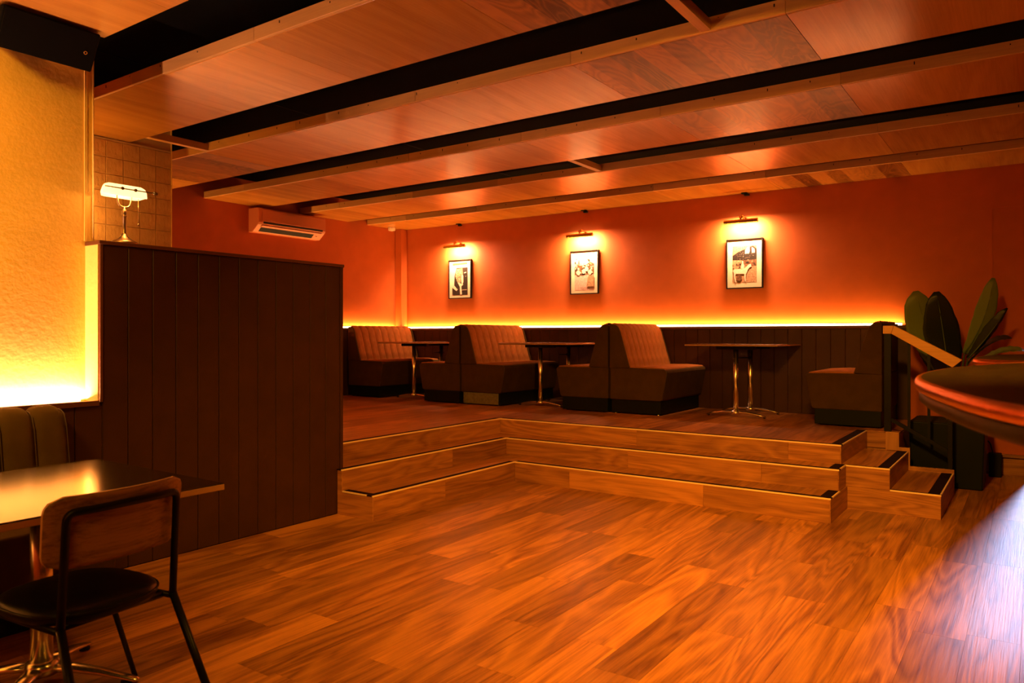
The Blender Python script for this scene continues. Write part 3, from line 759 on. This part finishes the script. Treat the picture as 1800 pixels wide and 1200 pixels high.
# ---------------------------------------------------------------- banker's lamp
lm = thing('bankers_lamp', 'brass banker\'s desk lamp with glowing opal shade on the partition end', 'lamp', (-4.327, 2.272, PT))
b = bm_new(); lathe(b, [(.072, 0), (.074, .006), (.070, .012), (.060, .018), (.035, .032), (.020, .046), (.014, .060)], seg=32); obj('base', b, M['lampmetal'], lm)
b = bm_new(); lathe(b, [(.011, .058), (.0115, .062), (.010, .066), (.010, .158), (.0135, .160), (.0135, .164), (.009, .168), (.014, .178), (.0145, .188), (.009, .200), (.006, .204), (.006, .215)], seg=20); obj('stem', b, M['lampmetal'], lm)
b = bm_new(); tube(b, fillet([(0, -.038, .318), (0, -.042, .27), (0, -.030, .215), (0, .030, .215), (0, .042, .27), (0, .038, .318)], .03, 5), .0048, 8); obj('yoke', b, M['lampmetal'], lm)
b = bm_new(); tube(b, [(.052, -.135, .312), (.052, .165, .312)], .0035, 8); tube(b, [(.052, .148, .312), (.052, .168, .312)], .009, 12)
for s in (-.038, .038): tube(b, [(0, s, .314), (.052, s, .312)], .004, 8); tube(b, [(.046, s, .312), (.058, s, .312)], .009, 10)
obj('crossbar', b, M['lampmetal'], lm)
b = bm_new()
ns, na = 14, 12; rows = []
for i in range(ns + 1):
    u = i / ns; yv = -.125 + .25 * u
    e = min(u, 1 - u) / .16; sc_ = math.sqrt(max(0.0, 1 - (1 - min(1, e)) ** 2)) * .75 + .25 if e < 1 else 1
    row = []
    for k in range(na + 1):
        a = R(-15) + R(210) * k / na
        row.append(b.verts.new((.050 * math.cos(a) * sc_, yv, .285 + .055 * math.sin(a) * sc_ + (0 if math.sin(a) > 0 else .0))))
    rows.append(row)
for r0, r1 in zip(rows, rows[1:]):
    for k in range(na): b.faces.new((r0[k], r0[k + 1], r1[k + 1], r1[k]))
o = obj('shade', b, M['shade'], lm, smooth=True); md = o.modifiers.new('solid', 'SOLIDIFY'); md.thickness = .004
b = bm_new(); tube(b, [(.02, .072, .27), (.02, .072, .125)], .0014, 6); tube(b, [(.02, .072, .126), (.02, .072, .112)], .005, 8)
for k in range(24): lathe(b, [(.0004, -.002), (.0022, 0), (.0004, .002)], (.02, .072, .27 - k * .006), 6)
obj('pull_chain', b, M['lampmetal'], lm)
# globe lamp on the tiled column, mostly hidden by the pillar
gl = thing('globe_wall_lamp', 'glowing glass globe on the tiled column, its edge showing past the pillar', 'lamp', (tcx, 2.70, 2.25))
b = bm_new(); bmesh.ops.create_uvsphere(b, u_segments=24, v_segments=16, radius=.135); bmesh.ops.translate(b, verts=b.verts, vec=(.20, 0, 0)); o = obj('globe', b, M['globe'], gl, smooth=True)
o.visible_shadow = True
b = bm_new(); tube(b, [(0, 0, 0), (.075, 0, 0)], .02, 12); tube(b, [(0, 0, 0), (.012, 0, 0)], .05, 16); obj('wall_mount', b, M['lampmetal'], gl)

# ---------------------------------------------------------------- near table and chair
tb = thing('dining_table', 'rectangular dark table with pale edge at the lower left, behind the chair', 'table', (-3.095, 1.31, 0))
b = bm_new(); box(b, -.49, .49, -.45, .45, .722, .750); tt = obj('tabletop', b, M['tabletop'], tb, bevel=.003)
b = bm_new(); box(b, -.4915, .4915, -.4515, .4515, .7225, .745); obj('edge_band', b, M['tableedge'], tt, bevel=.002)
b = bm_new(); lathe(b, [(.038, .07), (.038, .70)], seg=28); obj('pole', b, M['chrome'], tb)
b = bm_new(); box(b, -.22, .22, -.03, .03, .695, .7215); box(b, -.03, .03, -.22, .22, .695, .7215); obj('top_plate', b, M['frame'], tb, bevel=.003)
b = bm_new(); lathe(b, [(.06, .045), (.062, .075), (.05, .092), (.040, .095)], seg=24)
obj('hub', b, M['chrome'], tb)
for k in range(4):
    a = R(38 + 90 * k); dx, dy = math.cos(a), math.sin(a)
    b = bm_new(); tube(b, [(dx * r, dy * r, z) for r, z in ((.03, .068), (.12, .062), (.22, .046), (.30, .026), (.345, .014), (.362, .012))], [.030, .028, .024, .020, .016, .008], 12, flat=(1.1, .55)); arm = obj('base_arm', b, M['chrome'], tb)
    b = bm_new(); lathe(b, [(.020, 0), (.021, .010), (.012, .014)], (dx * .315, dy * .315, 0), 16); obj('glide', b, M['black'], arm)

chx = thing('dining_chair', 'plywood-backed dining chair with black tubular frame tucked under the near table', 'chair', (-2.40, 1.245, 0), 0)
chx.rotation_euler = (0, 0, R(180 + 6))     # local +X is the direction the sitter faces
bh = .19
def shell():
    b = bm_new(); nu, nv = 26, 14; Wd, z0, z1 = .235, .624, .848
    F, Bk = [], []
    for j in range(nv + 1):
        v = j / nv; z = z0 + (z1 - z0) * v; rr = .05
        dz = max(0, rr - (z - z0), rr - (z1 - z)); ins = rr - math.sqrt(max(0, rr * rr - dz * dz))
        w_ = Wd - ins - .006 * (1 - v)
        rf, rb = [], []
        for i in range(nu + 1):
            y = (-1 + 2 * i / nu) * w_
            x = .055 * (y / Wd) ** 2 - .13 * (z - .44)
            rf.append(b.verts.new((x + .010, y, z))); rb.append(b.verts.new((x, y, z)))
        F.append(rf); Bk.append(rb)
    def quad(a, mi, flip=False):
        f = b.faces.new(a if not flip else a[::-1]); f.material_index = mi; f.smooth = mi == 0
    for j in range(nv):
        for i in range(nu):
            quad((F[j][i], F[j][i + 1], F[j + 1][i + 1], F[j + 1][i]), 0); quad((Bk[j][i], Bk[j + 1][i], Bk[j + 1][i + 1], Bk[j][i + 1]), 0)
    for j in range(nv):
        quad((F[j][0], F[j + 1][0], Bk[j + 1][0], Bk[j][0]), 1); quad((F[j][nu], Bk[j][nu], Bk[j + 1][nu], F[j + 1][nu]), 1)
    for i in range(nu):
        quad((F[0][i], Bk[0][i], Bk[0][i + 1], F[0][i + 1]), 1); quad((F[nv][i], F[nv][i + 1], Bk[nv][i + 1], Bk[nv][i]), 1)
    bmesh.ops.recalc_face_normals(b, faces=b.faces[:])
    return obj('backrest', b, [M['chairply'], M['plyedge']], chx)
shell()
fr = .0122
b = bm_new(); tube(b, fillet([(-.004, -bh, .44), (-.030, -bh * .98, .80), (-.058, -.09, .803), (-.060, 0, .804), (-.058, .09, .803), (-.030, bh * .98, .80), (-.004, bh, .44)], .03, 5), fr, 12); obj('back_frame', b, M['frame'], chx)
for s in (-1, 1):
    b = bm_new(); tube(b, [(-.004, s * bh, .45), (-.22, s * (bh + .035), .0)], .0135, 12); obj('leg', b, M['frame'], chx)
    b = bm_new(); tube(b, [(.36, s * (bh - .01), .435), (.44, s * (bh + .165), .0)], [.0105, .009], 12); obj('leg', b, M['frame'], chx)
    b = bm_new(); tube(b, [(-.004, s * bh, .44), (.37, s * (bh - .01), .432)], .0105, 10); obj('seat_rail', b, M['frame'], chx)
b = bm_new(); tube(b, [(.36, -bh + .02, .432), (.36, bh - .02, .432)], .0105, 10); obj('crossbar', b, M['frame'], chx)
b = bm_new(); tube(b, [(.04, -bh, .438), (.04, bh, .438)], .0105, 10); obj('crossbar', b, M['frame'], chx)
b = bm_new(); n = 40; ringsz = [(.90, .438), (.97, .445), (1.0, .458), (1.0, .470), (.97, .482), (.88, .489), (.6, .490), (.2, .488)]
rs = []
for sc_, z in ringsz:
    row = []
    for k in range(n):
        a = 2 * math.pi * k / n; c, s_ = math.cos(a), math.sin(a)
        x = .225 * math.copysign(abs(c) ** .75, c); y = .215 * math.copysign(abs(s_) ** .75, s_)
        row.append(b.verts.new((.215 + x * sc_, y * sc_, z)))
    rs.append(row)
for a, c in zip(rs, rs[1:]):
    for k in range(n): b.faces.new((a[k], a[(k + 1) % n], c[(k + 1) % n], c[k]))
b.faces.new(rs[0][::-1]); b.faces.new(rs[-1]); bmesh.ops.recalc_face_normals(b, faces=b.faces[:])
st = obj('seat_pad', b, M['vinyl'], chx, smooth=True)
b = bm_new(); tube(b, [v for v in [(.215 + .226 * math.copysign(abs(math.cos(2 * math.pi * k / 40)) ** .75, math.cos(2 * math.pi * k / 40)), .216 * math.copysign(abs(math.sin(2 * math.pi * k / 40)) ** .75, math.sin(2 * math.pi * k / 40)), .472) for k in range(41)]], .0035, 6, caps=False); obj('piping', b, M['vinyl'], st)

# ---------------------------------------------------------------- bar tables with copper edges (right)
def bar_table(label, pts, zt, posts):
    t = thing('bar_table', label, 'bar', (posts[0][0], posts[0][1], 0), 0, 'copper-edged bar tops at the right')
    ox, oy = posts[0]
    # smooth closed curve
    n = len(pts); cv = []
    for i in range(n):
        p0, p1, p2, p3 = [Vector((*pts[(i + k - 1) % n], 0)) for k in range(4)]
        for k in range(8):
            u = k / 8; cv.append(.5 * ((2 * p1) + (-p0 + p2) * u + (2 * p0 - 5 * p1 + 4 * p2 - p3) * u * u + (-p0 + 3 * p1 - 3 * p2 + p3) * u ** 3))
    b = bm_new(); prism(b, [(p.x - ox, p.y - oy) for p in cv], zt - .058, zt, 'XY'); tp = obj('bar_top', b, M['bartop'], t)
    b = bm_new(); cl = [Vector((p.x - ox, p.y - oy, zt - .022)) for p in cv]; m_ = len(cl); rings = []
    for i, p in enumerate(cl):
        tdir = (cl[(i + 1) % m_] - cl[i - 1]).normalized(); s = tdir.cross(Vector((0, 0, 1)))
        rings.append([b.verts.new(p + s * (math.cos(a) * .014 + .004) + Vector((0, 0, 1)) * (math.sin(a) * .018 + .004)) for a in [2 * math.pi * k / 14 for k in range(14)]])
    for i in range(m_):
        a, c = rings[i], rings[(i + 1) % m_]
        for k in range(14): b.faces.new((a[k], a[(k + 1) % 14], c[(k + 1) % 14], c[k])).smooth = True
    bmesh.ops.recalc_face_normals(b, faces=b.faces[:]); obj('copper_edge', b, M['copper'], tp)
    b = bm_new(); rings = []
    for i, p in enumerate(cl):
        tdir = (cl[(i + 1) % m_] - cl[i - 1]).normalized(); sd = tdir.cross(Vector((0, 0, 1)))
        rings.append([b.verts.new(p + sd * dx + Vector((0, 0, dz))) for dx, dz in ((.0, -.014), (.007, -.018), (.006, -.040), (-.004, -.050), (-.03, -.052))])
    for i in range(m_):
        a, c = rings[i], rings[(i + 1) % m_]
        for k in range(4): b.faces.new((a[k], a[k + 1], c[k + 1], c[k])).smooth = True
    bmesh.ops.recalc_face_normals(b, faces=b.faces[:]); obj('lower_band', b, M['bartop'], tp)
    for (px, py) in posts:
        b = bm_new(); lathe(b, [(.04, .02), (.04, zt - .05)], (px - ox, py - oy, 0), 20); obj('post', b, M['frame'], t)
        b = bm_new(); lathe(b, [(.24, 0), (.24, .012), (.05, .03)], (px - ox, py - oy, 0), 28); obj('base_disc', b, M['frame'], t)
    return t
BZ = 1.21
bar_table('near copper-edged bar top jutting in at the right edge of the photo',
          [(-.262, 2.40), (-.155, 1.93), (-.015, 1.55), (.25, 1.15), (.9, .95), (1.35, 1.4), (1.4, 2.6), (1.2, 3.6), (.55, 4.05), (.02, 3.92), (-.20, 3.35), (-.272, 2.85)], BZ, [(.62, 1.9), (.62, 3.2)])
bar_table('far copper-edged bar top seen just above the near one',
          [(-.245, 4.55), (-.16, 4.30), (.1, 4.15), (.7, 4.18), (1.2, 4.6), (1.2, 5.4), (.7, 5.75), (.1, 5.7), (-.18, 5.3)], BZ, [(.6, 4.95)])

# ---------------------------------------------------------------- stair railing
sr = thing('stair_railing', 'black metal stair railing with an oak handrail beside the right-hand booth bench', 'railing', (-1.04, 7.25, Z2))
def zr(z): return z - Z2
def bxr(name, x0, x1, yh, z0, z1, m, **k):
    b = bm_new(); box(b, x0 + 1.04, x1 + 1.04, -yh, yh, zr(z0), zr(z1)); return obj(name, b, m, sr, **k)
b = bm_new(); prism(b, [(-1.085 + 1.04, zr(1.338)), (-1.020 + 1.04, zr(1.338)), (-1.0 + 1.04, zr(1.408)), (-1.085 + 1.04, zr(1.408))], -.032, .032, 'XZ'); obj('handrail', b, M['rail'], sr, bevel=.003)
b = bm_new(); prism(b, [(-1.019 + 1.04, zr(1.338)), (-.560 + 1.04, zr(1.055)), (-.490 + 1.04, zr(1.120)), (-.999 + 1.04, zr(1.408))][0:4], -.032, .032, 'XZ'); obj('handrail', b, M['rail'], sr, bevel=.003)
bxr('post', -1.078, -1.022, .02, PZ + .012, 1.337, M['frame'], bevel=.002)
b = bm_new(); box(b, -.595 + 1.04, -.560 + 1.04, -.018 + .0, .018, zr(0), zr(1.06)); obj('post', b, M['frame'], sr, bevel=.002)
for x in (-.885, -.735):
    zt = 1.338 - (x + 1.019) * .617; zb = .60 - (x + 1.03) * .55
    bxr('baluster', x - .011, x + .011, .008, zb, zt + .0, M['frame'])
b = bm_new(); prism(b, [(-1.03 + 1.04, zr(.575)), (-.596 + 1.04, zr(.335)), (-.596 + 1.04, zr(.37)), (-1.03 + 1.04, zr(.61))], -.012, .012, 'XZ'); obj('bottom_rail', b, M['frame'], sr)

# ---------------------------------------------------------------- potted plant
pp = thing('potted_plant', 'large-leaved potted plant in a black box planter behind the railing', 'plant', (-.63, 7.78, 0))
b = bm_new(); pts = [(-.28, -.28), (.28, -.28), (.28, .28), (-.28, .28)]
prism(b, [(-.27, 0), (.27, 0), (.29, .56), (-.29, .56)], -.28, .28, 'XZ')
obj('planter', b, M['plinth'], pp, bevel=.01)
b = bm_new(); box(b, -.265, .265, -.255, .255, .54, .566); obj('soil', b, M['soil'], pp)
def leaf(name, base, ctrl, tip, side, wd, m, fold=.25, pk=1.3):
    base, ctrl, tip = Vector(base), Vector(ctrl), Vector(tip); side = Vector(side).normalized()
    b = bm_new(); uvl = b.loops.layers.uv.new('UVMap'); n, k_ = 16, 6; rows = []
    for i in range(n + 1):
        u = i / n; p = base * (1 - u) ** 2 + ctrl * 2 * u * (1 - u) + tip * u * u
        tg = ((ctrl - base) * (1 - u) + (tip - ctrl) * u).normalized(); s = (side - tg * side.dot(tg)).normalized(); nn = tg.cross(s)
        w_ = wd * (math.sin(math.pi * (.03 + .96 * u ** pk)) ** .55) * (1 + .025 * math.sin(u * 23))
        row = []
        for k in range(-k_, k_ + 1):
            q = k / k_; v = b.verts.new(p + s * w_ * q + nn * (abs(q) * fold * w_ + .004 * math.sin(u * 40 + q * 3))); row.append((v, u, q))
        rows.append(row)
    for r0, r1 in zip(rows, rows[1:]):
        for k in range(len(r0) - 1):
            f = b.faces.new((r0[k][0], r0[k + 1][0], r1[k + 1][0], r1[k][0])); f.smooth = True
            for lp, (v, u, q) in zip(f.loops, (r0[k], r0[k + 1], r1[k + 1], r1[k])): lp[uvl].uv = (abs(q), u * 3 - abs(q) * .5)
    o = obj(name, b, m, pp); md = o.modifiers.new('solid', 'SOLIDIFY'); md.thickness = .0015
    b = bm_new(); tube(b, [base * (1 - u) ** 2 + ctrl * 2 * u * (1 - u) + tip * u * u for u in [i / 10 for i in range(10)]], [.006 * (1 - i / 11) + .001 for i in range(10)], 6); obj('midrib', b, M['stem'], o)
    b = bm_new(); root = Vector((base.x * .25, base.y * .25, .56)); tube(b, [root, root.lerp(base, .5) + Vector((.01, 0, .03)), base], [.011, .009, .006], 8); obj('stem', b, M['stem'], pp)
# coordinates relative to the plant; the camera looks along (-X.., +Y)
SD = (.82, .57, 0)
leaf('leaf', (-.02, -.02, .93), (-.16, .0, 1.25), (-.27, .05, 1.735), SD, .17, M['leaf'], .10, 1.7)
leaf('leaf', (.02, -.16, .88), (-.02, -.16, 1.3), (-.085, -.13, 1.715), SD, .165, M['leafshade'], .12, 1.1)
leaf('leaf', (.12, .0, 1.16), (.30, .0, 1.45), (.335, .05, 1.83), (.9, .45, -.25), .085, M['leaf'], .2, 1.3)
leaf('leaf', (.15, -.05, 1.12), (.30, -.05, 1.30), (.44, .0, 1.56), (.35, .5, -.4), .06, M['leafshade'], .5)
leaf('leaf', (.14, -.02, 1.06), (.30, .0, 1.30), (.47, .03, 1.30), (.2, .9, .3), .10, M['leafshade'], .2)
leaf('leaf', (.16, .05, 1.02), (.36, .05, 1.22), (.56, .05, 1.19), (.2, .9, .3), .09, M['leaf'], .2)
leaf('leaf', (-.06, .05, .90), (-.16, .05, 1.15), (-.24, .08, 1.32), SD, .075, M['leafshade'], .2)
# black socket box with cable by the skirting
t = thing('power_box', 'small black power box with a cable beside the planter at the skirting', 'power box', (-.30, 8.36, 0))
b = bm_new(); box(b, -.05, .05, -.05, .05, 0, .22); obj('housing', b, M['black'], t, bevel=.006)
b = bm_new(); tube(b, fillet([(-.02, 0, .22), (-.04, -.02, .32), (-.10, -.04, .36), (-.13, -.04, .2)], .05), .006, 6); obj('cable', b, M['black'], t)
